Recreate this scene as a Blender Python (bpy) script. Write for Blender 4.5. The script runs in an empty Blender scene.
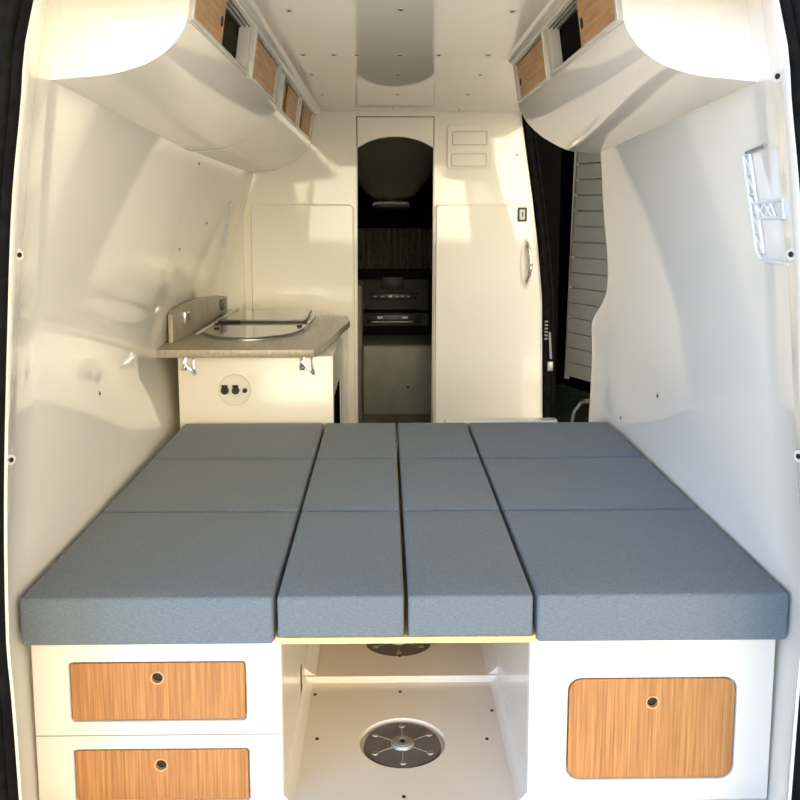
import bpy, bmesh, math, random
from mathutils import Vector, Matrix
random.seed(4)
PI = math.pi
S = bpy.context.scene
C = S.collection

# ------------------------------------------------------------------ materials
def lin(r, g, b):
    f = lambda c: (c/12.92 if c <= .04045 else ((c+.055)/1.055)**2.4)
    return (f(r/255), f(g/255), f(b/255), 1)

def base_mat(name, col, rough=.5, metal=0, coat=0, ior=1.5, spec=.5):
    m = bpy.data.materials.new(name); m.use_nodes = True
    b = m.node_tree.nodes['Principled BSDF']
    b.inputs['Base Color'].default_value = col
    b.inputs['Roughness'].default_value = rough
    b.inputs['Metallic'].default_value = metal
    b.inputs['Coat Weight'].default_value = coat
    b.inputs['Coat Roughness'].default_value = .04
    b.inputs['IOR'].default_value = ior
    b.inputs['Specular IOR Level'].default_value = spec
    return m, m.node_tree, b

def coords(nt, scale, kind='Object'):
    tc = nt.nodes.new('ShaderNodeTexCoord'); mp = nt.nodes.new('ShaderNodeMapping')
    mp.inputs['Scale'].default_value = scale
    nt.links.new(tc.outputs[kind], mp.inputs['Vector'])
    return mp.outputs['Vector']

def noise(nt, vec, scale, detail=3, rough=.5):
    n = nt.nodes.new('ShaderNodeTexNoise')
    n.inputs['Scale'].default_value = scale; n.inputs['Detail'].default_value = detail
    n.inputs['Roughness'].default_value = rough
    nt.links.new(vec, n.inputs['Vector'])
    return n.outputs['Fac']

def ramp(nt, fac, stops):
    r = nt.nodes.new('ShaderNodeValToRGB')
    e = r.color_ramp.elements
    while len(e) < len(stops): e.new(.5)
    for el, (p, c) in zip(e, stops): el.position = p; el.color = c
    nt.links.new(fac, r.inputs['Fac'])
    return r.outputs['Color']

def bump(nt, b, h, strength, dist):
    n = nt.nodes.new('ShaderNodeBump')
    n.inputs['Strength'].default_value = strength; n.inputs['Distance'].default_value = dist
    nt.links.new(h, n.inputs['Height']); nt.links.new(n.outputs['Normal'], b.inputs['Normal'])

def gelcoat(name, col, rough=.07, wave=.25, spec=.5):
    m, nt, b = base_mat(name, col, rough, spec=spec)
    h = noise(nt, coords(nt, (1, 1, 1)), 2.2, 1, .3)
    bump(nt, b, h, wave, .012)
    c2 = tuple(x*.965 for x in col[:3])+(1,)
    n2 = noise(nt, coords(nt, (1, 1, 1)), 1.3, 2)
    nt.links.new(ramp(nt, n2, [(.35, col), (.7, c2)]), b.inputs['Base Color'])
    return m

def grain(name, c1, c2, c3, scale, rough=.45):
    m, nt, b = base_mat(name, c1, rough)
    v = coords(nt, scale)
    n1 = noise(nt, v, 1, 3, .6)
    nt.links.new(ramp(nt, n1, [(.3, c1), (.5, c2), (.68, c3)]), b.inputs['Base Color'])
    bump(nt, b, n1, .15, .001)
    return m

def nospec(*a):
    m = plain(*a); m.node_tree.nodes['Principled BSDF'].inputs['Specular IOR Level'].default_value = 0; return m

def plain(name, col, rough=.5, metal=0, var=.12, nscale=40):
    m, nt, b = base_mat(name, col, rough, metal)
    n = noise(nt, coords(nt, (1, 1, 1)), nscale, 3)
    nt.links.new(ramp(nt, n, [(.3, tuple(x*(1-var) for x in col[:3])+(1,)), (.7, tuple(min(1, x*(1+var)) for x in col[:3])+(1,))]), b.inputs['Base Color'])
    return m

CREAM = (.95, .905, .81, 1)
WORLD, LOBE_C, LOBE_L, LOBE_R, SUN, EXPO = .6, (10.5, 8.7, 5.5), (3.8, 5.8, 9.4), (5.6, 4.6, 3), 11, 1.06
M = {}
M['wall'] = gelcoat('cream_gelcoat', CREAM, .05, .07)
M['ceil'] = gelcoat('ceiling_gelcoat', (.96, .93, .85, 1), .03, .03, .6)
M['ceil_near'] = gelcoat('ceiling_gelcoat_dull', (.96, .93, .85, 1), .09, .10, .28)  # lower specular and rougher, so the near sheet reflects more faintly
M['cab'] = gelcoat('cabinet_gelcoat', (.74, .705, .62, 1), .14, .08)
M['floor'] = plain('floor_gelcoat', (.80, .745, .66, 1), .28, 0, .03, 3)
M['bamboo'] = grain('bamboo_vertical', lin(144, 97, 54), lin(170, 118, 68), lin(186, 136, 82), (210, 210, 4.5))
M['bamboo_flat'] = grain('bamboo_lengthwise', lin(180, 136, 92), lin(202, 156, 108), lin(216, 174, 126), (90, 5, 90))
M['laminate'] = grain('grey_wood_laminate', lin(148, 138, 120), lin(162, 152, 134), lin(174, 164, 146), (70, 3, 60), .3)
M['lam_splash'] = grain('grey_wood_upright', lin(144, 134, 117), lin(162, 152, 134), lin(174, 164, 146), (50, 60, 4), .4)
M['dark_in'] = plain('cabinet_inside_shade', (.02, .016, .010, 1), .7)  # shade inside openings, slots and finger holes put into the colour
M['olive_in'] = plain('cabinet_inside_shade_olive', (.10, .09, .05, 1), .7)  # olive tone of a shaded opening put into the colour
M['ply'] = plain('plywood_edge', lin(236, 206, 140), .6, 0, .1, 60)
M['rubber'] = nospec('black_rubber', (.012, .012, .012, 1), .6, 0, .3, 30)
M['black'] = plain('black_plastic', (.008, .008, .008, 1), .4)
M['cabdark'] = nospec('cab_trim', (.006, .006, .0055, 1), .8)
M['headliner'] = plain('cab_headliner', (.36, .345, .27, 1), .8)
M['dash'] = plain('dash_plastic', (.010, .010, .008, 1), .6)
M['grey_console'] = plain('console_grey', (.28, .275, .22, 1), .5, 0, .1, 8)
M['metal'] = plain('brushed_metal', (.55, .55, .54, 1), .28, 1, .06)
M['chrome'] = plain('chrome', (.8, .8, .8, 1), .08, 1, .02)
M['plate'] = plain('cast_grey_metal', (.19, .19, .185, 1), .45, .5, .1, 30)
M['plate_light'] = plain('pale_cast_metal', (.36, .36, .35, 1), .4, .5, .08)
M['white'] = plain('white_plastic', (.80, .82, .83, 1), .35, 0, .02)
M['switchwhite'] = plain('switch_white', (.7, .7, .68, 1), .4, 0, .02)
M['screen'] = plain('dark_screen', (.003, .003, .003, 1), .5, 0, 0)
M['siding'] = plain('grey_siding_paint', (.55, .54, .45, 1), .6, 0, .06, 6)
M['void'] = nospec('unlit_black', (.003, .003, .0035, 1), .9, 0, .1)  # stands for unlit depth, darkness put into the colour
M['ground'] = plain('pale_bounce_concrete', (.68, .63, .54, 1), .8, 0, .1, 3)
M['asphalt'] = plain('dark_asphalt', (.06, .06, .06, 1), .9, 0, .2, 20)
M['leaf'] = plain('dark_green_leaf', (.006, .016, .007, 1), .8, 0, .4, 12)
M['seatgrey'] = plain('brown_grey_trim', (.16, .13, .11, 1), .6)

# fabric
def fabric():
    m, nt, b = base_mat('blue_grey_weave', lin(122, 134, 146), .9, spec=.25)
    v = coords(nt, (1, 1, 1))
    n1 = noise(nt, coords(nt, (70, 900, 900)), 1, 2, .7)
    n2 = noise(nt, coords(nt, (500, 150, 500)), 1, 2, .7)
    add = nt.nodes.new('ShaderNodeMath'); add.operation = 'ADD'
    nt.links.new(n1, add.inputs[0]); nt.links.new(n2, add.inputs[1])
    half = nt.nodes.new('ShaderNodeMath'); half.operation = 'MULTIPLY'; half.inputs[1].default_value = .5
    nt.links.new(add.outputs[0], half.inputs[0])
    nt.links.new(ramp(nt, half.outputs[0], [(.36, (.096, .122, .146, 1)), (.5, (.140, .171, .197, 1)), (.64, (.195, .227, .255, 1))]), b.inputs['Base Color'])
    n3 = noise(nt, v, 9, 2)
    mix = nt.nodes.new('ShaderNodeMath'); mix.operation = 'MULTIPLY_ADD'; mix.inputs[1].default_value = .12
    nt.links.new(half.outputs[0], mix.inputs[0]); nt.links.new(n3, mix.inputs[2])
    bump(nt, b, mix.outputs[0], .25, .006)
    b.inputs['Sheen Weight'].default_value = .15
    return m
M['fabric'] = fabric()

def glass():
    m = bpy.data.materials.new('tinted_glass_lid'); m.use_nodes = True
    b = m.node_tree.nodes['Principled BSDF']
    b.inputs['Base Color'].default_value = (.80, .78, .72, 1)
    b.inputs['Roughness'].default_value = .03
    b.inputs['Transmission Weight'].default_value = .75
    return m
M['glass'] = glass()

# ------------------------------------------------------------------ mesh helpers
class MB:
    def __init__(s): s.bm = bmesh.new()
    def face(s, pts):
        return s.bm.faces.new([s.bm.verts.new(p) for p in pts])
    def box(s, x0, x1, y0, y1, z0, z1, bev=0, seg=2):
        r = bmesh.ops.create_cube(s.bm, size=1)
        vs = r['verts']
        for v in vs:
            v.co = Vector(((x0+x1)/2+v.co.x*(x1-x0), (y0+y1)/2+v.co.y*(y1-y0), (z0+z1)/2+v.co.z*(z1-z0)))
        if bev:
            es = list({e for v in vs for e in v.link_edges})
            bmesh.ops.bevel(s.bm, geom=es, offset=bev, segments=seg, affect='EDGES', profile=.5)
        return s
    def cyl(s, c, axis, r, h, n=24, r2=None, bev=0):
        a = Vector(axis).normalized(); q = Vector((0, 0, 1)).rotation_difference(a).to_matrix().to_4x4()
        mat = Matrix.Translation(Vector(c)+a*h/2) @ q
        bmesh.ops.create_cone(s.bm, cap_ends=True, segments=n, radius1=r, radius2=r if r2 is None else r2, depth=h, matrix=mat)
        return s
    def ring(s, c, axis, r0, r1, h, n=40):
        a = Vector(axis).normalized(); q = Vector((0, 0, 1)).rotation_difference(a).to_matrix()
        c = Vector(c); loops = []
        for (r, z) in ((r0, 0), (r1, 0), (r1, h), (r0, h)):
            loops.append([s.bm.verts.new(c+q @ Vector((r*math.cos(2*PI*i/n), r*math.sin(2*PI*i/n), z))) for i in range(n)])
        for k in range(4):
            A, B = loops[k], loops[(k+1) % 4]
            for i in range(n):
                j = (i+1) % n; s.bm.faces.new((A[i], A[j], B[j], B[i]))
        return s
    def tube(s, path, r, n=10, caps=True):
        P = [Vector(p) for p in path]; rings = []; prev = None
        for i, p in enumerate(P):
            t = (P[min(i+1, len(P)-1)]-P[max(i-1, 0)]).normalized()
            u = (prev - t*prev.dot(t)) if prev is not None else t.orthogonal()
            u.normalize(); prev = u; w = t.cross(u)
            rings.append([s.bm.verts.new(p+(u*math.cos(2*PI*k/n)+w*math.sin(2*PI*k/n))*r) for k in range(n)])
        for A, B in zip(rings, rings[1:]):
            for k in range(n):
                j = (k+1) % n; s.bm.faces.new((A[k], A[j], B[j], B[k]))
        if caps:
            s.bm.faces.new(rings[0][::-1]); s.bm.faces.new(rings[-1])
        return s
    def grid(s, rows, close=False):
        V = [[s.bm.verts.new(p) for p in r] for r in rows]
        for A, B in zip(V, V[1:]):
            for i in range(len(A)-1): s.bm.faces.new((A[i], A[i+1], B[i+1], B[i]))
        return V
    def sphere(s, c, rx, ry, rz, u=20, v=12):
        r = bmesh.ops.create_uvsphere(s.bm, u_segments=u, v_segments=v, radius=1)
        for x in r['verts']: x.co = Vector((c[0]+x.co.x*rx, c[1]+x.co.y*ry, c[2]+x.co.z*rz))
        return s
    def merge(s, me):
        s.bm.from_mesh(me); return s

def setp(o, label=None, cat=None, group=None, kind=None):
    if label: o['label'] = label
    if cat: o['category'] = cat
    if group: o['group'] = group
    if kind: o['kind'] = kind
    return o

def finish(me, smooth=35):
    if smooth:
        me.shade_smooth(); me.set_sharp_from_angle(angle=math.radians(smooth))

def build(mb, name, mat, parent=None, origin=None, smooth=35, weld=False):
    bm = mb.bm
    if weld: bmesh.ops.remove_doubles(bm, verts=bm.verts, dist=1e-5)
    bmesh.ops.recalc_face_normals(bm, faces=bm.faces)
    me = bpy.data.meshes.new(name); bm.to_mesh(me); bm.free()
    finish(me, smooth)
    me.materials.append(mat)
    o = bpy.data.objects.new(name, me); C.objects.link(o)
    if parent is not None:
        o.parent = parent
        par = parent; off = Vector((0, 0, 0))
        while par is not None: off += par.location; par = par.parent
        me.transform(Matrix.Translation(-off))
    elif origin is not None:
        o.location = origin; me.transform(Matrix.Translation(-Vector(origin)))
    return o

def thing(name, label, cat, loc, group=None):
    o = bpy.data.objects.new(name, None); C.objects.link(o)
    o.location = loc; o.empty_display_size = .05
    return setp(o, label, cat, group)

def rr(x0, y0, x1, y1, r, n=6):
    pts = []
    for cx, cy, a in ((x1-r, y1-r, 0), (x0+r, y1-r, 90), (x0+r, y0+r, 180), (x1-r, y0+r, 270)):
        for i in range(n+1):
            t = math.radians(a+90*i/n); pts.append((cx+r*math.cos(t), cy+r*math.sin(t)))
    return pts
def circ(x, y, r, n=32): return [(x+r*math.cos(2*PI*i/n), y+r*math.sin(2*PI*i/n)) for i in range(n)]

def plate(outer, holes, thick, fn, bev=0):
    """flat sheet with holes: (u, v, w) -> fn, w in 0..thick"""
    cu = bpy.data.curves.new('tmp', 'CURVE'); cu.dimensions = '2D'; cu.fill_mode = 'BOTH'
    for pts in [outer]+list(holes):
        sp = cu.splines.new('POLY'); sp.points.add(len(pts)-1); sp.use_cyclic_u = True
        for p, q in zip(sp.points, pts): p.co = (q[0], q[1], 0, 1)
    cu.extrude = thick/2-bev
    cu.bevel_depth = bev; cu.bevel_resolution = 1; cu.offset = -bev
    o = bpy.data.objects.new('tmp', cu); C.objects.link(o)
    dg = bpy.context.evaluated_depsgraph_get(); dg.update()
    me = bpy.data.meshes.new_from_object(o.evaluated_get(dg))
    bpy.data.objects.remove(o); bpy.data.curves.remove(cu)
    for v in me.vertices: v.co = Vector(fn(v.co.x, v.co.y, v.co.z+thick/2))
    me.materials.clear()
    return me

def interp(tab, x):
    if x <= tab[0][0]: return tab[0][1]
    for (a, p), (b, q) in zip(tab, tab[1:]):
        if x <= b: return p+(q-p)*(x-a)/(b-a)
    return tab[-1][1]
def smooth_interp(tab, x):
    n = len(tab)
    if x <= tab[0][0]: return tab[0][1]
    if x >= tab[-1][0]: return tab[-1][1]
    for i in range(n-1):
        a, p = tab[i]; b, q = tab[i+1]
        if x <= b:
            t = (x-a)/(b-a); h = b-a
            m0 = (tab[i+1][1]-tab[max(i-1, 0)][1])/(tab[i+1][0]-tab[max(i-1, 0)][0])*h
            m1 = (tab[min(i+2, n-1)][1]-p)/(tab[min(i+2, n-1)][0]-a)*h
            return (2*t**3-3*t*t+1)*p+(t**3-2*t*t+t)*m0+(-2*t**3+3*t*t)*q+(t**3-t*t)*m1
def catmull(pts, k=6):
    out = []
    for i in range(len(pts)-1):
        p0 = Vector(pts[max(i-1, 0)]); p1 = Vector(pts[i]); p2 = Vector(pts[i+1]); p3 = Vector(pts[min(i+2, len(pts)-1)])
        for j in range(k):
            t = j/k
            out.append(.5*((2*p1)+(p2-p0)*t+(2*p0-5*p1+4*p2-p3)*t*t+(3*p1-p0-3*p2+p3)*t**3))
    out.append(Vector(pts[-1])); return out

def rounded_box(mb, sx, sy, sz, r, c, crown=0, k=4, m=8):
    def axis(h):
        a = [-h+r*(1-math.cos(PI/2*i/k)) for i in range(k)]
        mid = [-h+r+(2*h-2*r)*i/m for i in range(m+1)]
        return a+mid+[-x for x in a[::-1]]
    H = (sx/2, sy/2, sz/2); A = [axis(h) for h in H]
    def put(p):
        q = [max(-H[i]+r, min(H[i]-r, p[i])) for i in range(3)]
        d = Vector(p)-Vector(q)
        v = Vector(q)+(d.normalized()*r if d.length > 1e-9 else d)
        if crown and v.z > 0:
            u = v.x/H[0]; w = v.y/H[1]
            v.z += crown*(1-u**4)*(1-w**4)
        return v+Vector(c)
    for ax in range(3):
        b, d = [i for i in range(3) if i != ax]
        for sgn in (-1, 1):
            rows = []
            for x in A[b]:
                row = []
                for y in A[d]:
                    p = [0, 0, 0]; p[ax] = sgn*H[ax]; p[b] = x; p[d] = y; row.append(put(p))
                rows.append(row)
            mb.grid(rows)
    return mb

# ------------------------------------------------------------------ body shell
# half-width of the lining: height profiles at several distances from the rear
EDGE = [(-.05, .868), (.19, .872), (.43, .876), (.57, .880), (.9, .866), (1.3, .836), (1.53, .815), (1.73, .786), (1.83, .774), (1.925, .750), (2.2, .68)]
PROF = {
 2.05: [(-.05, .935), (.3, .945), (.6, .955), (.9, .920), (1.3, .878), (1.76, .818), (2.2, .73)],
 2.9: [(-.05, .95), (.3, .955), (.6, .968), (.9, .962), (1.3, .908), (1.76, .820), (2.2, .73)],
 3.6: [(-.05, .97), (.3, .975), (.6, .99), (.9, 1.02), (1.3, .945), (1.76, .828), (2.2, .73)],
 4.1: [(-.05, .985), (.3, 1.0), (.6, 1.03), (.9, 1.072), (1.3, .985), (1.76, .845), (2.2, .75)],
 5.4: [(-.05, 1.0), (.3, 1.02), (.6, 1.05), (.9, 1.072), (1.3, 1.01), (1.76, .88), (2.2, .78)],
}
def W(z, y):
    return smooth_interp([(yy, smooth_interp(t, z)) for yy, t in sorted(PROF.items())], y)
ZS = [-.05+2.25*i/44 for i in range(45)]

def screw(parent, pos, nrm, r=.008, name='screw_head', mat='metal', washer=True):
    n = Vector(nrm).normalized(); p = Vector(pos)
    mb = MB()
    if washer: mb.ring(p, n, r*.75, r*1.35, .0025, 20)
    mb.cyl(p-n*.001, n, r*.8, .0035, 16)
    o = build(mb, name, M['cab'] if washer else M[mat], parent)
    if washer:
        mb = MB(); mb.cyl(p+n*.0024, n, r*.62, .0022, 14); build(mb, 'screw_slot', M['black'], o)
    return o

# left wall: rear flange + lining + rounded turn into the bulkhead
def wall_rows(s, ys, W=W):
    rows = []
    for z in ZS:
        r = [(s*smooth_interp(EDGE, z)+s*.03, 1.885, z), (s*smooth_interp(EDGE, z)+s*.006, 1.885, z), (s*smooth_interp(EDGE, z), 1.895, z)]
        e = smooth_interp(EDGE, z); w = W(z, 2.05)
        r.append((s*(e+(w-e)*.55), 1.97, z))
        r += [(s*(w-.004), 2.035, z), (s*(w+.002), 2.05, z)]
        for y in ys: r.append((s*W(z, y), y, z))
        rows.append(r)
    return rows
mb = MB()
rows = wall_rows(-1, [2.2, 2.5, 2.9, 3.3, 3.6, 3.85, 4.1, 4.5, 4.9, 5.2, 5.4])
for r, z in zip(rows, ZS):
    w = W(z, 5.4)
    lim = min(w, .935 if z < 1.5 else max(.86, .935-(z-1.5)*.28))
    for y, f in ((5.5, .08), (5.58, .28), (5.64, .55), (5.68, .85), (5.70, 1.0), (5.72, 1.0)):
        r.append((-(w+(lim-w)*f), y, z))
mb.grid(rows)
wall_left = setp(build(mb, 'wall_left', M['wall'], smooth=50), kind='structure')
md = wall_left.modifiers.new('thick', 'SOLIDIFY'); md.thickness = .012; md.offset = 1
for y, z in ((1.965, 1.41), (1.965, .955)):
    screw(wall_left, (-(smooth_interp(EDGE, z)+W(z, 2.05))/2+.003, y, z), (1, -.5, 0), .009)
for y, z in ((2.80, .935), (3.95, 1.71), (4.05, 1.34), (4.6, 1.45)):
    screw(wall_left, (-W(z, y)+.001, y, z), (1, 0, .15), .008)

# right wall: stops at the side door opening, with a moulded lip
def WR(z, y): return W(z, 2.05+(y-2.05)*.6)
def door_edge(z):
    return smooth_interp([(-.05, 4.30), (.6, 4.32), (.88, 4.38), (.98, 4.35), (1.08, 4.18), (1.22, 3.99), (1.5, 3.85), (1.77, 3.70), (2.2, 3.68)], z)
mb = MB()
rows = []
for z, r in zip(ZS, wall_rows(1, [2.2, 2.5, 2.9, 3.2], WR)):
    ye = door_edge(z)
    lipk = max(0, min(1, (1.12-z)/.15))
    for t in (.15, .3, .45, .6, .72, .80, .86, .90, .94, .97):
        y = 3.2+(ye-3.2)*t
        x = WR(z, min(y, 4.1))
        if t > .6: x -= lipk*.028*math.sin(min(1, (t-.6)/.32)*PI/2)
        r.append((x, y, z))
    xe = r[-1][0]
    r += [(xe+.004, ye-.004, z), (xe+.015, ye, z), (xe+.06, ye+.004, z), (xe+.10, ye+.004, z)]
    rows.append(r)
mb.grid(rows)
wall_right = setp(build(mb, 'wall_right', M['wall'], smooth=50), kind='structure')
md = wall_right.modifiers.new('thick', 'SOLIDIFY'); md.thickness = .012; md.offset = -1
for y, z in ((1.965, 1.79), (1.965, 1.41), (1.965, .955)):
    screw(wall_right, ((smooth_interp(EDGE, z)+W(z, 2.05))/2-.003, y, z), (-1, -.5, 0), .010)
for y, z in ((3.25, .83), (3.80, .62)):
    screw(wall_right, (WR(z, y)-.002, y, z), (-1, 0, .1), .008)

# floor: near sheet, raised forward sheet, recess for the plate
mb = MB()
mb.merge(plate([(-1.0, 1.9), (1.0, 1.9), (1.0, 2.735), (-1.0, 2.735)], [circ(-.003, 2.402, .122, 48)], .04, lambda u, v, w: (u, v, w-.04), .002))
mb.box(-.14, .14, 2.26, 2.55, -.035, -.018)
mb.merge(plate([(-1.15, 2.73), (1.15, 2.73), (1.15, 8.2), (-1.15, 8.2)], [circ(-.006, 2.985, .122, 48)], .062, lambda u, v, w: (u, v, w-.04), .003))
mb.box(-.14, .14, 2.84, 3.13, -.015, .004)
floor = setp(build(mb, 'floor', M['floor']), kind='structure')
for x, y, z in ((-.248, 2.42, 0), (.240, 2.412, 0), (-.004, 2.157, 0), (-.005, 2.672, 0), (-.003, 2.86, .022), (-.272, 2.66, 0), (.272, 2.56, 0)):
    screw(floor, (x, y, z), (0, 0, 1), .006, mat='black', washer=False)

# ceiling: two moulded sheets lapped at one joint
mb = MB()
mb.merge(plate([(-.80, 1.88), (.80, 1.88), (.80, 3.69), (-.80, 3.69)], [], .02, lambda u, v, w: (u, v, 2.12+w), .002))
ceiling = setp(build(mb, 'ceiling', M['ceil_near']), kind='structure')
mb = MB()
mb.merge(plate([(-.95, 3.694), (.95, 3.694), (.95, 5.72), (-.95, 5.72)], [], .02, lambda u, v, w: (u, v, 2.123+w), .002))
ceiling_front = setp(build(mb, 'ceiling_front', M['ceil']), kind='structure')
for x, y in ((0, 2.86), (.345, 2.88), (-.345, 2.88), (-.25, 3.66), (.01, 3.66), (.165, 3.66), (.36, 3.66), (-.16, 3.66), (-.37, 3.66)):
    screw(ceiling, (x, y, 2.12), (0, 0, -1), .009)
for x, y in ((.01, 4.19), (-.38, 4.19), (.385, 4.19), (.02, 4.88), (-.38, 4.88), (.39, 4.88), (0, 5.5), (.4, 5.55)):
    screw(ceiling_front, (x, y, 2.123), (0, 0, -1), .008)
# side coves where the ceiling meets the cabinet tops
for i, s in enumerate((-1, 1)):
    mb = MB(); y1 = 5.69 if s < 0 else 3.76
    pts = [(.435, 2.119), (.448, 2.116), (.458, 2.108), (.464, 2.098), (.478, 2.098), (.478, 2.119)]
    mb.grid([[(s*x, y, z) for x, z in pts] for y in (2.14, 2.8, 3.4, y1)])
    setp(build(mb, 'trim_%d' % (i+1), M['ceil'], smooth=60), kind='structure')

# bulkhead
PY = 5.70
def arch(x0, x1, zs, zt, n=24):
    cx = (x0+x1)/2; hw = (x1-x0)/2; sag = zt-zs; R = (hw*hw+sag*sag)/(2*sag); a = math.asin(hw/R)
    return [(cx+R*math.sin(-a+2*a*i/n), zt-R+R*math.cos(-a+2*a*i/n)) for i in range(n+1)]
REDGE = [(-.04, .985), (.2, .972), (.96, .955), (1.3, .920), (1.6, .880), (1.91, .832), (2.2, .79)]
outer = [(-1.1, -.04), (-.235, -.04), (-.235, .02)]
ar = arch(-.225, .258, 1.905, 1.975)
hole_path = [(-.235, 0.02)]+ar+[(.255, 0.02)]
out = [(-1.1, -.04), (-.2255, -.04), (-.2255, 2.094), (.2585, 2.094), (.2585, -.04)]+[(interp([(a, b) for a, b in REDGE], z), z) for z in [-.04+2.24*i/28 for i in range(29)]]+[(-1.1, 2.2)]
mb = MB()
mb.merge(plate(out, [], .03, lambda u, v, w: (u, PY+w, v), .003))
wall_front = setp(build(mb, 'wall_front', M['wall']), kind='structure')
screw(wall_front, (.775, PY, 1.86), (0, -1, 0), .007, mat='black', washer=False)
# white edge band lining the walk-through
mb = MB()
inn = [(-.233, .03)]+ar+[(.254, .03)]
cx = .0165
rowA = [(x, PY-.004, z) for x, z in inn]
def inset(d): return [((x+d if x < cx-.2 else x-d if x > cx+.2 else x), z-(d if z > 1.9 else 0)) for x, z in inn]
i1 = inset(.005)
mb.grid([[(x, PY-.006, z) for x, z in inn], [(x, PY-.006, z) for x, z in i1], [(x, PY+.035, z) for x, z in i1]])
setp(build(mb, 'trim_3', M['cab'], smooth=30), kind='structure')

# arched header panel above the walk-through
o = [(-.2205, 2.089), (-.2205, 1.907)]+[(x, z) for x, z in ar[1:-1]]+[(.2535, 1.907), (.2535, 2.089)]
mb = MB(); mb.merge(plate(o, [], .036, lambda u, v, w: (u, PY-.004+w, v), .003))
setp(build(mb, 'header_panel', M['wall'], origin=(.016, PY, 1.91)), 'cream header panel with arched lower edge above the walk-through', 'panel')

# lower panels of the bulkhead
mb = MB()
mb.merge(plate(rr(-.885, .04, -.243, 1.553, .035), [], .045, lambda u, v, w: (u, PY-.045+w, v), .010))
setp(build(mb, 'bulkhead_panel', M['wall'], origin=(-.56, PY, .04)), 'cream raised bulkhead panel left of the walk-through, behind the counter', 'panel')
pr = [(.270, .04), (.952, .04), (.938, .96), (.905, 1.25), (.868, 1.50), (.855, 1.535), (.83, 1.553), (.285, 1.553), (.273, 1.543), (.270, 1.53)]
slot = [(.84+.026*math.cos(t)*1, 1.185+.14*math.sin(t)) for t in [2*PI*i/28 for i in range(28)]]
mb = MB(); mb.merge(plate(pr, [slot], .035, lambda u, v, w: (u, PY-.035+w, v), .007))
t = thing('bulkhead_door', 'cream bulkhead door right of the walk-through, with chrome pull', 'door', (.6, PY, .04))
dp = build(mb, 'door_panel', M['wall'], t)
mb = MB(); mb.merge(plate([(.84+.04*math.cos(a), 1.185+.16*math.sin(a)) for a in [2*PI*i/32 for i in range(32)]], [slot], .006, lambda u, v, w: (u, PY-.040+w, v), .002))
build(mb, 'pull_surround', M['cab'], t)
mb = MB(); mb.tube(catmull([(.842, PY-.03, 1.07), (.856, PY-.045, 1.10), (.866, PY-.055, 1.185), (.856, PY-.045, 1.27), (.842, PY-.03, 1.30)], 6), .010, 10)
setp(build(mb, 'pull_handle', M['chrome'], t), 'chrome bowed pull handle')
mb = MB(); mb.box(.50, .56, PY-.05, PY-.035, .155, .17); build(mb, 'catch', M['black'], t)
t = thing('wall_switch', 'small black-framed switch in the top corner of the bulkhead door', 'switch', (.808, PY-.035, 1.455))
mb = MB(); mb.merge(plate(rr(.780, 1.446, .838, 1.535, .008), [rr(.792, 1.460, .826, 1.521, .004)], .010, lambda u, v, w: (u, PY-.046+w, v), .002)); build(mb, 'frame', M['black'], t)
mb = MB(); mb.box(.793, .825, PY-.043, PY-.037, 1.461, 1.520); r_ = setp(build(mb, 'rocker', M['switchwhite'], t), 'white rocker')
mb = MB(); mb.box(.806, .812, PY-.0445, PY-.0425, 1.476, 1.505); mb.box(.806, .818, PY-.0445, PY-.0425, 1.498, 1.504); mb.box(.806, .816, PY-.0445, PY-.0425, 1.486, 1.491); build(mb, 'symbol', M['black'], r_)

# upper right access panel with two flaps
t = thing('access_panel', 'rounded cream access panel with two flaps high on the bulkhead', 'panel', (.475, PY, 1.76))
mb = MB(); mb.merge(plate(rr(.338, 1.772, .612, 2.044, .028), [rr(.366, 1.918, .585, 2.004, .012), rr(.362, 1.785, .583, 1.868, .012)], .014, lambda u, v, w: (u, PY-.014+w, v), .004)); build(mb, 'surround', M['wall'], t)
for b in (rr(.371, 1.923, .580, 1.999, .010), rr(.367, 1.790, .578, 1.863, .010)):
    mb = MB(); mb.merge(plate(b, [], .016, lambda u, v, w: (u, PY-.016+w, v), .004)); build(mb, 'flap', M['wall'], t)

# slim strip on the left wall near the bulkhead
mb = MB()
zs = [1.30+.26*i/8 for i in range(9)]
mb.grid([[(-W(z, y+(1.56-z)*.8)+d, y+(1.56-z)*.8, z) for z in zs] for d, y in ((0, 5.15), (.014, 5.155), (.014, 5.195), (0, 5.20))])
setp(build(mb, 'wall_strip', M['white'], origin=(-W(1.43, 5.15), 5.15, 1.3)), 'slim white upright strip on the left wall near the bulkhead', 'strip')

# ------------------------------------------------------------------ rear opening seals and side pillar
def seal(name, pts, offs, mat, parent=None, origin=None):
    mb = MB(); rows = []
    for p, nx in pts:
        rows.append([(p[0]+nx*a, p[1]+b, p[2]) for a, b in offs])
    mb.grid(rows)
    return build(mb, name, mat, parent, origin, smooth=50)
for s in (-1, 1):
    side = 'left' if s < 0 else 'right'
    pts = [((s*smooth_interp(EDGE, z), 1.885, z), s) for z in ZS]
    t = thing('rear_door_seal', 'black ribbed rubber seal along the %s edge of the rear opening' % side, 'seal', (s*.87, 1.88, -.05))
    ribs = [(.004, .012), (.004, -.012), (.012, -.022), (.020, -.012), (.024, -.004), (.030, -.016), (.037, -.020), (.043, -.008), (.05, -.002)]
    seal('rubber_bead', pts, ribs, M['rubber'], t)
    seal('door_jamb', pts, [(.05, .0), (.058, -.006), (.075, -.008), (.085, .004), (.10, -.02), (.16, -.03), (.20, -.03), (.20, .03)], M['rubber'], t)

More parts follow.
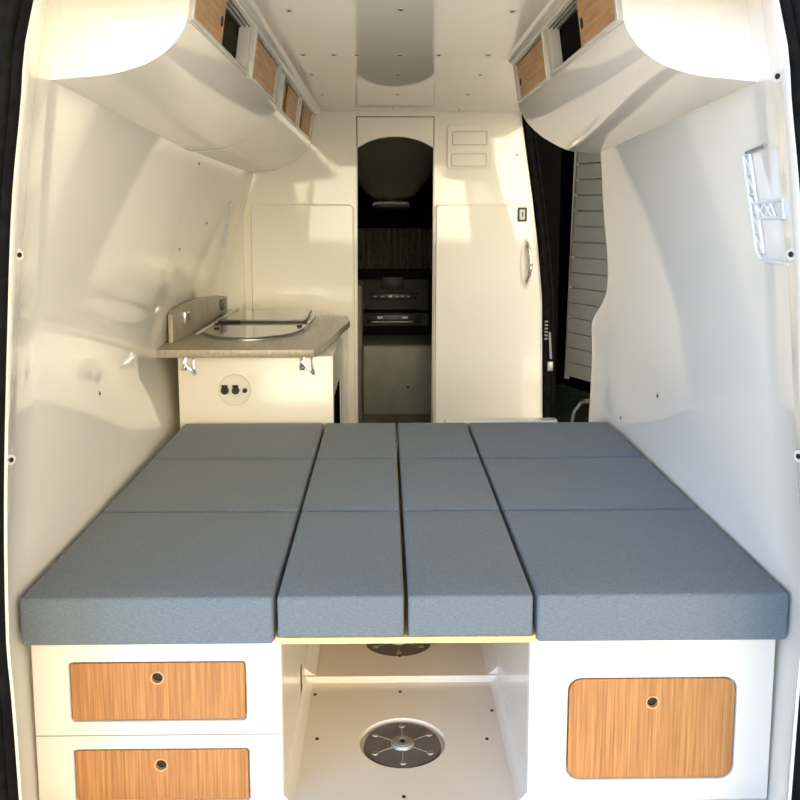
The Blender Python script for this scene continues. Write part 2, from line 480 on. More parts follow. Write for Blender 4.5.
mb = MB(); mb.box(-1.08, 1.08, 1.80, 1.895, 1.985, 2.32, .012, 2)
setp(build(mb, 'trim_9', M['cab']), kind='structure')  # unseen rear header, added to cut light on the overhead cabinet ends
mb = MB(); mb.box(-1.08, 1.08, 1.80, 8.3, 2.32, 2.36, .01, 1)
setp(build(mb, 'roof', M['cab']), kind='structure')  # unseen roof, carried rearward to shade the same cabinet ends

# black pillar and seal at the bulkhead edge of the side door
mb = MB()
rows = []
for i in range(33):
    z = -.04+2.2*i/32; x = interp(REDGE, z)
    rows.append([(x-.004, PY-.004, z), (x, PY-.03, z), (x+.016, PY-.046, z), (x+.03, PY-.036, z), (x+.035, PY-.016, z), (x+.045, PY-.012, z), (x+.058, PY-.026, z), (x+.07, PY-.02, z), (x+.075, PY+.03, z), (x+.02, PY+.033, z)])
mb.grid(rows)
t = thing('side_door_seal', 'black rubber seal running down the bulkhead edge of the side doorway', 'seal', (.97, PY, -.04))
build(mb, 'rubber_profile', M['rubber'], t, smooth=50)
mb = MB(); mb.tube([(.995, PY-.05, .75), (1.0, PY-.055, .65), (1.005, PY-.06, .58)], .008, 8); mb.box(.985, 1.02, PY-.06, PY-.04, .50, .56, .004)
build(mb, 'latch_striker', M['plate_light'], t)
mb = MB()
for k in range(6): mb.box(.962, .985, PY-.048, PY-.04, .70+.022*k, .712+.022*k, .002, 1)
build(mb, 'ribbed_pad', M['plate'], t)

# ------------------------------------------------------------------ overhead cabinets
def FX(z): return .497-.027*(z-1.933)/.187
BELLY = [(.497, 1.935), (.508, 1.912), (.534, 1.878), (.570, 1.851), (.610, 1.832), (.675, 1.815), (.750, 1.807), (.835, 1.799)]
OZ0, OZ1 = 1.950, 2.092
def overhead(s, y0, y1, label, openings, doors, off, lining, sink_end=0.0):
    t = thing('overhead_cabinet', label, 'cabinet', (s*.65, (y0+y1)/2, 1.80), 'overhead cabinets')
    off_ = off
    fx = lambda z: FX(z)+off_
    mb = MB()
    holes = [rr(a, OZ0, b, OZ1, .006, 3) for a, b in openings]
    mb.merge(plate([(y0+.001, 1.936), (y1-.001, 1.936), (y1-.001, 2.119), (y0+.001, 2.119)], holes, .010, lambda u, v, w: (s*(fx(v)+w), u, v)))
    prof = catmull([(a+off_, b) for a, b in BELLY], 5)
    prof[-1] = Vector((prof[-1].x, prof[-1].y))
    # belly follows the wall line forward
    def bel(y):
        dz = -.058*max(0, min(1, (y-2.12)/1.6)) if y < 3.8 else -.05
        out_ = []
        for k, p in enumerate(prof):
            f = (p.x-.497-off_)/(.835-.497-off_)
            xw = W(1.76, y)+.012
            x = p.x+(xw-prof[-1].x)*f if f > 0 else p.x
            out_.append((s*x, y, p.y+dz*min(1, f*1.6)))
        return out_
    n = 10
    rows = [bel(y0+(y1-y0)*i/n) for i in range(n+1)]
    mb.grid(rows)
    for y, row in ((y0, rows[0]), (y1, rows[-1])):
        mb.face(row+[(s*(W(2.12, y)+.02), y, 2.1195), (s*fx(2.1195), y, 2.1195)])
    # reveals
    D = .038
    for a, b in openings:
        for (p, q) in (((a, OZ0), (b, OZ0)), ((b, OZ0), (b, OZ1)), ((b, OZ1), (a, OZ1)), ((a, OZ1), (a, OZ0))):
            mb.face([(s*(fx(p[1])+.0101), p[0], p[1]), (s*(fx(q[1])+.0101), q[0], q[1]), (s*(fx(q[1])+D), q[0], q[1]), (s*(fx(p[1])+D), p[0], p[1])])
    build(mb, 'carcass', M['wall'], t, smooth=28)
    for a, b in openings:
        mb = MB(); mb.merge(plate(rr(a-.018, OZ0-.010, b+.018, OZ1+.012, .012, 4), [rr(a, OZ0, b, OZ1, .006, 3)], .007, lambda u, v, w: (s*(fx(v)-.0065+w), u, v), .002))
        build(mb, 'opening_frame', M['cab'], t)
        mb = MB()
        x0, x1 = fx(2.02)+D, .70
        P = lambda x, y, z: (s*x, y, z)
        a2, b2, z0, z1 = a-.012, b+.012, OZ0-.012, OZ1+.012
        for q in ([P(x1, a2, z0), P(x1, b2, z0), P(x1, b2, z1), P(x1, a2, z1)], [P(x0, a2, z0), P(x1, a2, z0), P(x1, a2, z1), P(x0, a2, z1)], [P(x0, b2, z0), P(x1, b2, z0), P(x1, b2, z1), P(x0, b2, z1)],
                  [P(x0, a2, z0), P(x0, b2, z0), P(x1, b2, z0), P(x1, a2, z0)], [P(x0, a2, z1), P(x0, b2, z1), P(x1, b2, z1), P(x1, a2, z1)]): mb.face(q)
        build(mb, 'inner_shade_box', M[lining], t, smooth=0)  # closed box coloured dark so the opening looks unlit
        mb = MB()
        for zz in (OZ0+.003, OZ1-.003):
            for dx in (.004, .018, .032):
                mb.box(min(s*(fx(zz)+dx), s*(fx(zz)+dx+.003)), max(s*(fx(zz)+dx), s*(fx(zz)+dx+.003)), a+.001, b-.001, zz-.003, zz+.003)
        build(mb, 'door_track', M['plate'], t)
    for a, b, d, slots in doors:
        mb = MB(); mb.merge(plate([(a, OZ0+.002), (b, OZ0+.002), (b, OZ1-.002), (a, OZ1-.002)], [], .010, lambda u, v, w: (s*(fx(v)+d+w), u, v), .001))
        dd = build(mb, 'sliding_door', M['bamboo_flat'], t)
        for ys in slots:
            mb = MB(); zc = (OZ0+OZ1)/2-.005
            mb.merge(plate(rr(ys-.012, zc-.014, ys+.012, zc+.014, .010, 4), [], .003, lambda u, v, w: (s*(fx(v)+d-.002+w), u, v)))
            build(mb, 'finger_pull', M['dark_in'], dd)
    return t

overhead(-1, 2.12, 3.80, 'long cream overhead cabinet on the left wall nearest the rear opening', [(2.165, 2.975), (3.085, 3.765)],
         [(2.168, 2.57, .006, [2.535]), (3.088, 3.70, .006, [3.13])], 0, 'olive_in')
overhead(-1, 3.815, 5.69, 'cream overhead cabinet on the left wall touching the bulkhead', [(4.03, 4.74), (4.84, 5.58)],
         [(4.033, 4.36, .021, []), (4.31, 4.737, .006, []), (4.843, 5.16, .021, []), (5.12, 5.577, .006, [])], .012, 'dark_in')
overhead(1, 2.12, 3.76, 'cream overhead cabinet on the right wall above the side doorway', [(2.165, 2.99), (3.085, 3.715)],
         [(2.168, 2.58, .006, [2.545]), (3.088, 3.712, .006, [3.13, 3.66])], 0, 'dark_in')

# ------------------------------------------------------------------ bed bases
def bed_base(name, s, label, fronts, joint, R):
    xi, xo = .311, .932; ZT = .447
    t = thing(name, label, 'cabinet', (s*(xi+xo)/2, 2.13, 0))
    a, b = sorted((s*xi, s*xo))
    mb = MB()
    holes = [rr(f[0]-.004, f[1]-.004, f[2]+.004, f[3]+.004, R+.002) for f in fronts]
    mb.merge(plate(rr(a, .001, b, ZT, .008, 3), holes, .020, lambda u, v, w: (u, 2.13+w, v), .004))
    mb.box(a, b, 2.149, 3.93, .001, ZT-.0005, .003, 1)
    body = build(mb, 'carcass', M['cab'], t)
    if joint:
        mb = MB(); mb.box(a+.003, b-.001, 2.1285, 2.1315, joint-.0012, joint+.0012); build(mb, 'joint_line', M['plate_light'], t)
    for x0, z0, x1, z1, hx, hz in fronts:
        mb = MB(); mb.merge(plate(rr(x0, z0, x1, z1, R), [circ(hx, hz, .0155, 28)], .016, lambda u, v, w: (u, 2.133+w, v), .0015))
        nm = 'drawer' if len(fronts) > 1 else 'door'
        d = build(mb, nm, M['bamboo'], t)
        mb = MB(); mb.ring((hx, 2.1315, hz), (0, 1, 0), .0138, .0175, .012, 32); build(mb, 'finger_hole_ring', M['bamboo_flat'], d)
        mb = MB(); mb.cyl((hx, 2.1455, hz), (0, 1, 0), .0165, .002, 24); build(mb, 'finger_hole', M['dark_in'], d)
    return t
bl = bed_base('drawer_cabinet', -1, 'white left bed base with two bamboo drawers', [(-.837, .235, -.404, .385, -.622, .346), (-.835, .004+.012, -.400, .152, -.620, .112)], .195, .008)
mb = MB(); mb.box(-.312, -.3100, 2.60, 2.635, .035, .115, .0); build(mb, 'vent_slot', M['dark_in'], bl)
bed_base('bed_base_cabinet', 1, 'white right bed base with one large bamboo door', [(.414, .064, .836, .332, .626, .269)], None, .032)

# floor edge strips in the aisle
for i, s in enumerate((-1, 1)):
    mb = MB()
    for pts, ya, yb in (([(.311, .001), (.311, .024), (.306, .018), (.298, .006), (.285, .001)], 2.136, 2.729), ([(.311, .023), (.311, .050), (.303, .042), (.290, .030), (.276, .0235)], 2.737, 3.9)):
        A = [(s*x, ya, z) for x, z in pts]; B = [(s*x, yb, z) for x, z in pts]
        mb.grid([A+A[:1], B+B[:1]]); mb.face(A); mb.face(B)
    setp(build(mb, 'trim_%d' % (4+i), M['floor'], smooth=40), kind='structure')

# plywood board bridging the aisle
mb = MB(); mb.merge(plate(rr(-.325, 2.10, .325, 3.92, .02), [], .016, lambda u, v, w: (u, v, .4475+w), .003))
setp(build(mb, 'bed_board', M['ply'], origin=(0, 3, .4475)), 'thin yellow plywood board bridging the aisle under the middle cushions', 'board')

# cushions
cols = [(-.942, -.3265, .4475, 'left outer'), (-.3155, -.0055, .464, 'left middle'), (.0055, .3125, .464, 'right middle'), (.3235, .946, .4475, 'right outer')]
rws = [(2.10, 2.738, 'front'), (2.756, 3.350, 'centre'), (3.370, 3.94, 'back')]
desc = {('left outer', 'front'): 'wide blue-grey cushion at the front left, above the two drawers',
        ('left middle', 'front'): 'narrow blue-grey cushion at the front, left one of the middle pair',
        ('right middle', 'front'): 'narrow blue-grey cushion at the front, right one of the middle pair',
        ('right outer', 'front'): 'wide blue-grey cushion at the front right, above the bamboo door',
        ('left outer', 'centre'): 'wide blue-grey cushion in the middle row against the left wall',
        ('left middle', 'centre'): 'narrow blue-grey cushion in the middle row, just left of the centre seam',
        ('right middle', 'centre'): 'narrow blue-grey cushion in the middle row, just right of the centre seam',
        ('right outer', 'centre'): 'wide blue-grey cushion in the middle row against the right wall',
        ('left outer', 'back'): 'wide blue-grey cushion in the back row in front of the counter',
        ('left middle', 'back'): 'narrow blue-grey cushion in the back row, left of the centre seam',
        ('right middle', 'back'): 'narrow blue-grey cushion in the back row, right of the centre seam',
        ('right outer', 'back'): 'wide blue-grey cushion in the back row by the side doorway'}
for x0, x1, zb, cn in cols:
    for y0, y1, rn in rws:
        mb = MB()
        sx, sy, sz = x1-x0, y1-y0, .570-zb
        rounded_box(mb, sx, sy, sz, .009, ((x0+x1)/2, (y0+y1)/2, zb+sz/2), .004)
        o = build(mb, 'bed_cushion', M['fabric'], origin=((x0+x1)/2, (y0+y1)/2, zb), smooth=60, weld=True)
        setp(o, desc[(cn, rn)], 'cushion', 'blue-grey bed cushions')

# white ledges beside and behind the bed
for s in (-1, 1):
    mb = MB()
    rows = [[(s*.9335, y, .40), (s*.9335, y, .435), (s*(W(.5, y)+.005), y, .445)] for y in (2.16, 2.6, 3.2, 3.93)]
    mb.grid(rows)
    setp(build(mb, 'trim_%d' % (6 if s < 0 else 7), M['cab'], smooth=30), kind='structure')
mb = MB(); mb.merge(plate(rr(.22, 3.985, .735, 4.05, .02), [], .025, lambda u, v, w: (u, v, .541+w), .006)); mb.box(.235, .72, 3.995, 4.04, .022, .542)
setp(build(mb, 'low_bench', M['cab'], origin=(.48, 4.07, .022)), 'low white bench top just showing behind the right back cushions', 'bench')

# ------------------------------------------------------------------ floor plates
def floor_plate(x, y, z, label):
    t = thing('table_base_plate', label, 'floor plate', (x, y, z), 'floor plates')
    mb = MB(); mb.cyl((x, y, z), (0, 0, 1), .111, .012, 56, .108); build(mb, 'disc', M['plate'], t)
    mb = MB()
    mb.cyl((x, y, z+.012), (0, 0, 1), .034, .008, 32, .030); mb.ring((x, y, z+.02), (0, 0, 1), .014, .024, .003, 28); build(mb, 'hub', M['plate_light'], t)
    mb = MB(); mb.cyl((x, y, z+.0202), (0, 0, 1), .0095, .001, 4); build(mb, 'socket_hole', M['black'], t)
    for k in range(6):
        a = PI/6+k*PI/3
        mb = MB(); r_ = MB()
        ca, sa = math.cos(a), math.sin(a)
        r_.tube([(x+ca*.030, y+sa*.030, z+.012), (x+ca*.086, y+sa*.086, z+.0115)], .0022, 6); build(r_, 'rib', M['plate_light'], t)
        mb.cyl((x+ca*.090, y+sa*.090, z+.0118), (0, 0, 1), .010, .003, 18, .008); build(mb, 'screw', M['metal'], t)
    return t
floor_plate(-.003, 2.402, -.018, 'round grey metal floor plate with six ribs in the open aisle')
floor_plate(-.006, 2.985, .004, 'round grey metal floor plate half hidden under the bed board')

# ------------------------------------------------------------------ galley
GX0, GX1, GY0, GY1 = -.972, -.283, 3.965, 5.60
t = thing('galley_cabinet', 'cream kitchen cabinet behind the bed on the left', 'cabinet', (-.63, 4.8, .022))
mb = MB()
mb.box(GX0, GX1, GY0, GY0+.03, .022, .868, .004, 2)
mb.box(GX0, GX1-.03, GY0+.03, GY1, .022, .868)
# side panel; near-flush black block paints the shade of its opening
sp = [(GY0+.028, .868), (GY1, .868), (GY1, .022), (GY0+.028, .022)]
hole = [(4.03, .05), (4.03, .67), (4.62, .67), (4.62, .05)]
mb.merge(plate(sp, [hole], .03, lambda u, v, w: (GX1-w, u, v)))
build(mb, 'carcass', M['cab'], t)
mb = MB(); mb.box(GX1-.034, GX1-.004, 4.025, 4.625, .045, .675); build(mb, 'recess_shade', M['void'], t)
# round plate with two sockets and a button
cxp, czp = -.722, .716
mb = MB(); mb.cyl((cxp, GY0, czp), (0, -1, 0), .069, .004, 48); mb.ring((cxp, GY0-.004, czp), (0, -1, 0), .064, .0695, .002, 48)
rp = build(mb, 'socket_plate', M['cab'], t)
mb = MB(); mb.ring((cxp, GY0, czp), (0, -1, 0), .0695, .0715, .002, 48); build(mb, 'plate_edge', M['plate_light'], rp)
for dx, r_ in ((-.044, .019), (.004, .018), (.046, .011)):
    mb = MB(); mb.cyl((cxp+dx, GY0-.004, czp-.002), (0, -1, 0), r_, .012, 24, r_*.85); mb.ring((cxp+dx, GY0-.016, czp-.002), (0, -1, 0), r_*.45, r_*.7, .004, 20)
    if r_ > .015: mb.box(cxp+dx-.014, cxp+dx+.014, GY0-.014, GY0-.004, czp+.014, czp+.024, .003)
    build(mb, 'socket', M['black'], rp)
# folding brackets under the counter
for bx in (-.925, -.40):
    mb = MB()
    mb.box(bx-.032, bx-.008, GY0-.006, GY0, .805, .866, .002)
    mb.box(bx-.026, bx-.014, GY0-.020, GY0-.005, .822, .850, .003)
    mb.tube([(bx-.02, GY0-.016, .845), (bx+.008, GY0-.024, .818), (bx+.030, GY0-.018, .795)], .005, 8)
    mb.tube([(bx+.024, GY0-.010, .866), (bx+.027, GY0-.022, .83), (bx+.034, GY0-.016, .793)], .005, 8)
    for dx, zz in ((-.02, .815), (-.02, .856), (.031, .794), (.004, .822)): mb.cyl((bx+dx, GY0-.006, zz), (0, -1, 0), .008, .016, 14)
    build(mb, 'folding_bracket', M['chrome'], t)

t = thing('countertop', 'grey wood-grain countertop with clipped corners on the kitchen cabinet', 'countertop', (-.65, 4.6, .869))
ct = [(-1.062, 3.915), (-.385, 3.915), (-.362, 3.925), (-.345, 3.96), (-.245, 4.967), (-.264, 5.16), (-.30, 5.235), (-1.05, 5.235), (-1.06, 4.8), (-1.066, 4.5)]
mb = MB(); mb.merge(plate(ct, [], .036, lambda u, v, w: (u, v, .869+w), .004)); build(mb, 'top', M['laminate'], t)
spl = [(4.13, .905), (4.13, 1.035), (4.17, 1.055), (4.4, 1.066), (4.75, 1.062), (5.0, 1.045), (5.22, 1.020), (5.22, .905)]
mb = MB(); mb.merge(plate(spl, [], .022, lambda u, v, w: (-1.050+.062*(u-4.13)/1.09+w, u, v), .004))
sb = build(mb, 'splashback', M['lam_splash'], t)
for yy, zz in ((4.36, 1.0), (5.10, .985)):
    ox = .062*(yy-4.13)/1.09
    mb = MB(); mb.box(-1.034+ox, -1.020+ox, yy-.055, yy+.055, zz-.028, zz+.028, .003)
    so = build(mb, 'wall_socket', M['metal'] if yy < 5 else M['black'], sb)
    mb = MB(); mb.box(-1.0205+ox, -1.0165+ox, yy-.03, yy+.03, zz-.016, zz+.016, .001); build(mb, 'socket_insert', M['plate'], so)

# hob and sink unit sunk in the countertop
t = thing('sink_unit', 'glass-lidded sink and hob set into the countertop', 'sink', (-.71, 4.7, .906))
def dsh(cx, cy, a, b, yb): return [(cx+a*math.cos(q), cy+b*math.sin(q)) for q in [PI+PI*i/32 for i in range(33)]]+[(cx+a, yb), (cx-a, yb)]
ZT = .9052
mb = MB(); mb.merge(plate(dsh(-.715, 4.58, .262, .39, 5.17), [dsh(-.715, 4.58, .246, .370, 5.15)], .006, lambda u, v, w: (u, v, ZT+w), .0015)); build(mb, 'steel_rim', M['metal'], t)
mb = MB(); mb.merge(plate(dsh(-.715, 4.58, .245, .368, 5.15), [], .002, lambda u, v, w: (u, v, ZT+w))); build(mb, 'basin', M['plate_light'], t)
mb = MB(); mb.merge(plate(dsh(-.715, 4.585, .252, .375, 4.76), [], .006, lambda u, v, w: (u, v, ZT+.009+w), .001)); build(mb, 'front_lid', M['glass'], t)
tilt = lambda v: (v-4.78)*.03
mb = MB(); mb.merge(plate(rr(-.955, 4.78, -.475, 5.19, .02), [], .006, lambda u, v, w: (u, v, ZT+.024+w+tilt(v)), .001)); gl = build(mb, 'rear_lid', M['glass'], t)
mb = MB(); mb.merge(plate(rr(-.958, 4.777, -.472, 5.193, .022), [rr(-.945, 4.80, -.487, 5.175, .015)], .004, lambda u, v, w: (u, v, ZT+.0195+w+tilt(v)))); build(mb, 'lid_edge', M['black'], gl)
mb = MB(); mb.merge(plate(rr(-.962, 4.773, -.452, 5.197, .022), [rr(-.947, 4.80, -.466, 5.175, .015)], .004, lambda u, v, w: (u, v, ZT+.009+w+tilt(v)))); build(mb, 'lid_frame', M['metal'], t)
for x, y in ((-.93, 4.70), (-.49, 4.60), (-.90, 4.52)):
    mb = MB(); mb.cyl((x, y, ZT+.015), (0, 0, 1), .015, .008, 18, .012); build(mb, 'lid_knob', M['black'], t)
mb = MB(); mb.tube([(-.955, 4.765, ZT+.02), (-.82, 4.768, ZT+.021)], .008, 8); build(mb, 'hinge_bar', M['black'], t)
mb = MB(); mb.tube([(-.965, 4.36, ZT+.012), (-.945, 4.75, ZT+.02), (-.90, 5.18, ZT+.05)], .007, 8); build(mb, 'lid_stay', M['metal'], t)

# ------------------------------------------------------------------ plastic lattice bracket on the right wall
t = thing('wall_bracket', 'white lattice plastic bracket on the right wall near the rear opening', 'bracket', (.86, 2.15, 1.36))
def wp(y, z, d=.0): return (WR(z, y)-d, y, z)
def bar(mb, a, b, r, n=10):
    mb.tube([wp(a[0]+(b[0]-a[0])*i/n, a[1]+(b[1]-a[1])*i/n, .008) for i in range(n+1)], r, 6)
mb = MB()
bar(mb, (2.230, 1.64), (2.195, 1.405), .0042); bar(mb, (2.190, 1.64), (2.153, 1.405), .0042)
for k in range(6):
    f = k/5; z = 1.64-.235*f; bar(mb, (2.230-.035*f, z), (2.190-.037*f, z), .0024, 3)
for k in range(5):
    f = k/5; g = (k+1)/5; a = (2.230-.035*f, 1.64-.235*f); b = (2.190-.037*g, 1.64-.235*g)
    bar(mb, a, b, .0024, 3)
build(mb, 'post', M['white'], t)
mb = MB(); bar(mb, (2.185, 1.522), (2.025, 1.53), .0042); bar(mb, (2.175, 1.487), (2.025, 1.490), .0042)
for a, b in (((2.170, 1.52), (2.135, 1.49)), ((2.170, 1.49), (2.135, 1.52)), ((2.130, 1.525), (2.090, 1.49)), ((2.130, 1.49), (2.090, 1.525)), ((2.095, 1.525), (2.070, 1.49)), ((2.025, 1.53), (2.025, 1.49))): bar(mb, a, b, .0028, 3)
build(mb, 'lattice_arm', M['white'], t)
mb = MB(); bar(mb, (2.210, 1.645), (2.100, 1.655), .004); build(mb, 'arm', M['plate_light'], t)  # top arm in grey: its thin dark shadow put into the colour
mb = MB(); bar(mb, (2.190, 1.405), (2.170, 1.388), .0042, 3); bar(mb, (2.170, 1.388), (2.02, 1.384), .0042); build(mb, 'arm', M['white'], t)

# ------------------------------------------------------------------ driver's cab beyond the walk-through
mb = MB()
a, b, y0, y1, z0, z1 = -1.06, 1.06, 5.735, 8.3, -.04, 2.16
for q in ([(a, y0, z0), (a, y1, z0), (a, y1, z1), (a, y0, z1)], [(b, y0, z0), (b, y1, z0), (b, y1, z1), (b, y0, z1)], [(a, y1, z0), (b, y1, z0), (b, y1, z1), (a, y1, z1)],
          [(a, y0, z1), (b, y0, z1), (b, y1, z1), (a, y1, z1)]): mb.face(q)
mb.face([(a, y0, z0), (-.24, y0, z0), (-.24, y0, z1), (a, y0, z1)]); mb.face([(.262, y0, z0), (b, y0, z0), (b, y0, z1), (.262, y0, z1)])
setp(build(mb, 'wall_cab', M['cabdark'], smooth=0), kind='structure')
mb = MB(); mb.box(-1.05, 1.05, 5.74, 8.2, .0225, .03)
setp(build(mb, 'trim_8', M['grey_console'], smooth=0), kind='structure')

# overhead shelf moulding of the cab
mb = MB(); rows = []
for y, hw, z in ((5.80, .30, 2.09), (6.1, .30, 2.05), (6.5, .285, 1.93), (6.9, .235, 1.78), (7.2, .18, 1.66), (7.25, .165, 1.62)):
    rows.append([(.0+hw*1.5, y, z+.10), (.0+hw*1.1, y, z+.03), (.0+hw*.8, y, z), (0, y, z-.005), (.0-hw*.8, y, z), (.0-hw*1.1, y, z+.03), (.0-hw*1.5, y, z+.10)])
mb.grid(rows)
o = build(mb, 'overhead_shelf', M['headliner'], origin=(0, 6.9, 1.62), smooth=60); setp(o, 'dark tapered overhead moulding inside the cab roof', 'shelf')
md = o.modifiers.new('t', 'SOLIDIFY'); md.thickness = .02
t = thing('roof_console', 'black roof console with a painted highlight strip below the overhead moulding', 'console', (0, 7.27, 1.5))
mb = MB(); mb.box(-.17, .17, 7.25, 7.40, 1.52, 1.625, .03, 3); build(mb, 'housing', M['black'], t)
mb = MB(); mb.tube([(-.145, 7.245, 1.565), (-.13, 7.24, 1.578), (0, 7.238, 1.582), (.13, 7.24, 1.578), (.145, 7.245, 1.565)], .009, 8); setp(build(mb, 'strip', M['white'], t), 'painted curved highlight')  # highlight on the housing modelled as a white tube
# pleated curtain over the windscreen
mb = MB(); rows = []
N = 150
for z in (1.02, 1.15, 1.25, 1.37):
    rows.append([(-.75+1.5*i/N, 7.75+.034*math.sin(i*1.25)+.012*math.sin(i*.41), z) for i in range(N+1)])
mb.grid(rows)
m2 = plain('dark_green_curtain', (.15, .155, .10, 1), .8, 0, .2)
o = build(mb, 'curtain', m2, origin=(0, 7.75, 1.02), smooth=80); setp(o, 'dark pleated curtain drawn across the windscreen', 'curtain')
md = o.modifiers.new('t', 'SOLIDIFY'); md.thickness = .003
# dashboard
t = thing('dashboard', 'black dashboard with screen and control strip at the far end', 'dashboard', (0, 7.4, .03))
mb = MB(); rows = []
for x in (-.9, -.5, -.3, .3, .5, .9):
    k = 0 if abs(x) < .4 else .10
    rows.append([(x, 8.0, 1.00), (x, 7.55, 1.03), (x, 7.40+k, 1.01), (x, 7.34+k, .96), (x, 7.30+k, .72), (x, 7.22+k, .70), (x, 7.20+k, .60), (x, 7.28+k, .48), (x, 7.5, .35), (x, 7.8, .03)])
mb.grid(rows); build(mb, 'dash_shell', M['dash'], t, smooth=25)
mb = MB(); mb.box(-.075, .10, 7.305, 7.335, .88, .985, .004); build(mb, 'screen', M['screen'], t)
mb = MB(); mb.box(-.17, .21, 7.285, 7.33, .805, .85, .004); rs = build(mb, 'radio_strip', M['black'], t)
for x in (-.13, -.07, .05, .09, .14): 
    mb = MB(); mb.box(x-.012, x+.012, 7.281, 7.288, .820, .832); build(mb, 'button', M['plate'], rs)
mb = MB(); mb.box(-.02, .01, 7.281, 7.288, .822, .838); setp(build(mb, 'button', M['white'], rs), 'pale button')
mb = MB(); mb.box(-.20, .24, 7.19, 7.25, .62, .69, .004); hs = build(mb, 'heater_panel', M['black'], t)
for x in (-.09, .11): 
    mb = MB(); mb.box(x-.022, x+.022, 7.184, 7.192, .658, .676); build(mb, 'button', M['white'], hs)
mb = MB(); mb.box(-.16, .17, 7.186, 7.192, .628, .634); build(mb, 'button_row', M['plate_light'], hs)
mb = MB(); mb.box(-.235, -.222, 7.19, 7.24, .735, .775); build(mb, 'switch', M['white'], t)
# grey box between the seats
t = thing('centre_console', 'brownish grey box filling the foot of the walk-through', 'console', (.03, 6.6, .03))
mb = MB(); mb.box(-.34, .36, 6.45, 7.05, .03, .55, .02, 3); build(mb, 'box', M['grey_console'], t)
mb = MB(); mb.cyl((.115, 6.452, .24), (0, -1, 0), .010, .006, 14); build(mb, 'lock', M['black'], t)
mb = MB(); mb.box(-.30, -.205, 5.95, 6.40, .03, 1.03, .02, 3)
setp(build(mb, 'seat_side_panel', M['seatgrey'], origin=(-.25, 6.2, .03)), 'narrow brown-grey seat side panel at the left of the walk-through', 'panel')

# ------------------------------------------------------------------ outside
mb = MB(); mb.box(-40, 40, -60, 40, -.75, -.66)
setp(build(mb, 'ground', M['asphalt'], smooth=0), kind='structure')
mb = MB(); mb.box(-5, 5, -2.4, 8.5, -.70, -.65)
setp(build(mb, 'bounce_apron', M['ground'], smooth=0), kind='structure')  # unseen pale apron on dark ground, added to bounce sun onto the ceiling
# board siding, seen through the side doorway
P0 = Vector((1.27, 6.45, 0)); D = Vector((.446, -1, 0)).normalized(); Nn = Vector((-1, -.446, 0)).normalized()
mb = MB(); z = .33; h = .108
k = 0
while z < 3.2:
    lean = lambda zz: .045*(zz-.33)/1.5
    a0 = P0+D*0; b0 = P0+D*6.2
    def pt(base, zz, d): 
        return (base.x+Nn.x*d+(D.x*lean(zz)*2), base.y+Nn.y*d+D.y*lean(zz)*2, zz)
    for (za, zb, da, db) in ((z, z+h-.010, .012, .012), (z+h-.010, z+h-.010, .012, -.012), (z+h-.010, z+h, -.012, -.012), (z+h, z+h, -.012, .012)):
        mb.face([pt(a0, za, da), pt(b0, za, da), pt(b0, zb, db), pt(a0, zb, db)])
    mb.face([pt(a0, z, -.05), pt(a0, z, .012), pt(a0, z+h, .012), pt(a0, z+h, -.05)])
    z += h; k += 1
t = thing('siding_wall', 'grey horizontal board siding outside the side doorway', 'wall', tuple(P0+D*3))
build(mb, 'boards', M['siding'], t, smooth=0)
mb = MB()
c0 = P0+D*.0
mb.face([(c0.x-.01, c0.y+.02, .30), (c0.x+.02, c0.y-.01, .30), (c0.x+.06, c0.y-.13, 3.2), (c0.x+.03, c0.y-.10, 3.2)])
build(mb, 'corner_trim', M['siding'], t, smooth=0)
# added black walls: paint the unlit gap, and rise unseen to block sun
mb = MB(); mb.box(1.15, 6, 6.75, 6.9, -.65, 6.2); mb.box(4.4, 4.6, .2, 6.8, -.65, 6.2)
setp(build(mb, 'light_block_wall', M['void'], smooth=0), kind='structure')
# dark hedge at the foot of the siding
mb = MB()
for i in range(900):
    u = random.random(); p = P0+D*(u*5)+Nn*(.05+random.random()*.07)
    z = -.6+random.random()*.93
    a = random.random()*6.28; r = .03+random.random()*.03
    d1 = Vector((math.cos(a), math.sin(a), random.uniform(-.6, .6)))*r; d2 = Vector((-math.sin(a), math.cos(a), random.uniform(-.8, .8)))*r*.5
    c = Vector((p.x, p.y, z)); mb.face([c-d1, c+d2, c+d1, c-d2])
base = [P0+Nn*.04, P0+D*5+Nn*.04, P0+D*5+Nn*.12, P0+Nn*.12]
for i in range(4):
    p, q = base[i], base[(i+1) % 4]; mb.face([(p.x, p.y, -.65), (q.x, q.y, -.65), (q.x, q.y, .26), (p.x, p.y, .26)])
mb.face([(p.x, p.y, .26) for p in base])
setp(build(mb, 'hedge', M['leaf'], origin=tuple(P0+D*2.5+Vector((0, 0, -.65))), smooth=0), 'dark green hedge at the foot of the grey siding', 'hedge')
t = thing('handle_bar', 'dark metal handle standing outside the side doorway', 'handle', (1.25, 5.75, -.65))  # bent tube handle, put in as simple dark clutter
mb = MB()
mb.tube(catmull([(1.16, 5.75, -.65), (1.17, 5.75, .10), (1.21, 5.76, .24), (1.27, 5.77, .28), (1.34, 5.78, .25)], 6), .012, 8)
mb.tube(catmull([(1.34, 5.78, .25), (1.34, 5.78, -.1), (1.34, 5.78, -.65)], 4), .012, 8)
build(mb, 'tube_frame', M['plate'], t)
mb = MB(); mb.tube([(1.23, 5.765, .27), (1.30, 5.775, .272)], .017, 10); build(mb, 'grip', M['black'], t)

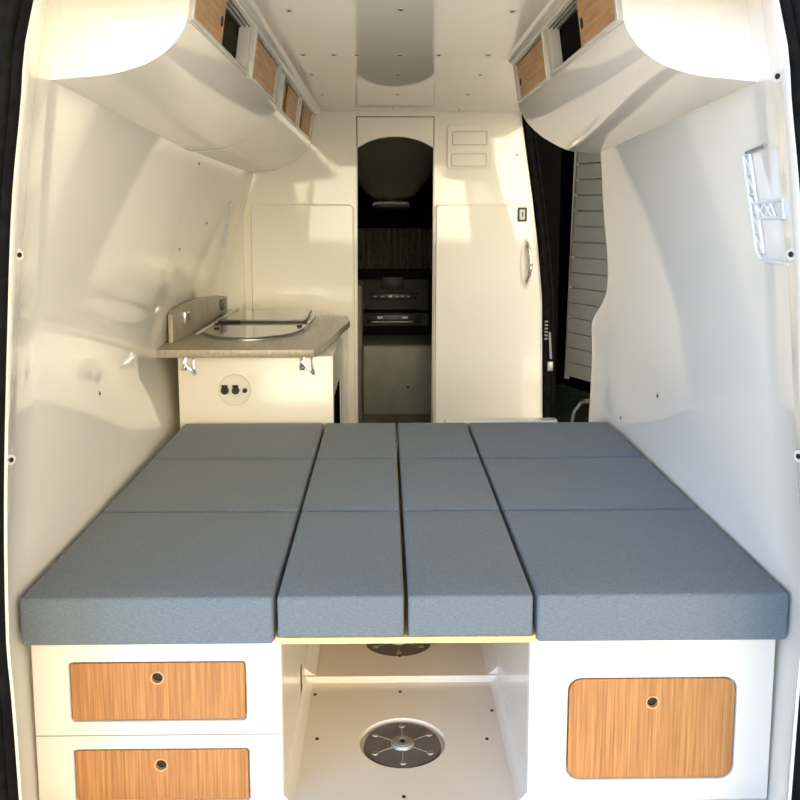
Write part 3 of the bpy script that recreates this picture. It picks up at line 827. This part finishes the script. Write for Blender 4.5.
# ------------------------------------------------------------------ light
# hazy sky: dim zenith, bright low haze behind the van, cooler to the left and warmer to the right
w = bpy.data.worlds.new('World'); S.world = w; w.use_nodes = True
nt = w.node_tree; bg = nt.nodes['Background']
tc = nt.nodes.new('ShaderNodeTexCoord'); sep = nt.nodes.new('ShaderNodeSeparateXYZ')
nt.links.new(tc.outputs['Generated'], sep.inputs[0])
mz = nt.nodes.new('ShaderNodeMapRange'); mz.inputs['From Min'].default_value = 0; mz.inputs['From Max'].default_value = 1
nt.links.new(sep.outputs['Z'], mz.inputs['Value'])
total = ramp(nt, mz.outputs['Result'], [(0, (.95, .95, .95, 1)), (.2, (.75, .80, .88, 1)), (.6, (.25, .32, .45, 1))])
def lobe(azimuth, elevation, power, colour):
    global total
    az, el = math.radians(azimuth), math.radians(elevation)
    dot = nt.nodes.new('ShaderNodeVectorMath'); dot.operation = 'DOT_PRODUCT'
    dot.inputs[1].default_value = (math.sin(az)*math.cos(el), -math.cos(az)*math.cos(el), math.sin(el))
    nt.links.new(tc.outputs['Generated'], dot.inputs[0])
    cl = nt.nodes.new('ShaderNodeMath'); cl.operation = 'MAXIMUM'; cl.inputs[1].default_value = 0
    nt.links.new(dot.outputs['Value'], cl.inputs[0])
    pw = nt.nodes.new('ShaderNodeMath'); pw.operation = 'POWER'; pw.inputs[1].default_value = power
    nt.links.new(cl.outputs[0], pw.inputs[0])
    sc = nt.nodes.new('ShaderNodeVectorMath'); sc.operation = 'SCALE'; sc.inputs[0].default_value = colour
    nt.links.new(pw.outputs[0], sc.inputs['Scale'])
    ad = nt.nodes.new('ShaderNodeVectorMath'); ad.operation = 'ADD'
    nt.links.new(total, ad.inputs[0]); nt.links.new(sc.outputs[0], ad.inputs[1])
    total = ad.outputs[0]
lobe(8, 3, 30, LOBE_C)
lobe(-36, 4, 14, LOBE_L)
lobe(34, 4, 14, LOBE_R)
nt.links.new(total, bg.inputs['Color'])
bg.inputs['Strength'].default_value = WORLD

# sun high to the front right: lights the bounce apron behind the van, not the inside
sun = bpy.data.lights.new('Sun', 'SUN'); sun.energy = SUN; sun.angle = math.radians(1); sun.color = (1, .93, .80)
so = bpy.data.objects.new('Sun', sun); C.objects.link(so); so.location = (8, 6, 9)
so.rotation_euler = Vector((-math.cos(math.radians(42)), -.06, -math.sin(math.radians(42)))).to_track_quat('-Z', 'Y').to_euler()

# ------------------------------------------------------------------ camera
cam = bpy.data.cameras.new('Camera'); co = bpy.data.objects.new('Camera', cam); C.objects.link(co)
cam.sensor_width = 36; cam.lens = 36*900/800
cam.shift_y = -72/800
co.location = (-.05, 0, 1.5)
p, yw = math.atan(115/900), math.atan(15/900)
fwd = Vector((math.sin(yw)*math.cos(p), math.cos(yw)*math.cos(p), -math.sin(p)))
co.rotation_euler = fwd.to_track_quat('-Z', 'Y').to_euler()
cam.clip_start = .05; cam.clip_end = 200
S.camera = co

S.view_settings.view_transform = 'Standard'; S.view_settings.look = 'None'
S.view_settings.gamma = 1; S.view_settings.use_curve_mapping = False
S.view_settings.exposure = EXPO
S.cycles.max_bounces = 16; S.cycles.diffuse_bounces = 10; S.cycles.glossy_bounces = 6; S.cycles.transmission_bounces = 8
S.cycles.sample_clamp_indirect = 6
S.cycles.use_denoising = True
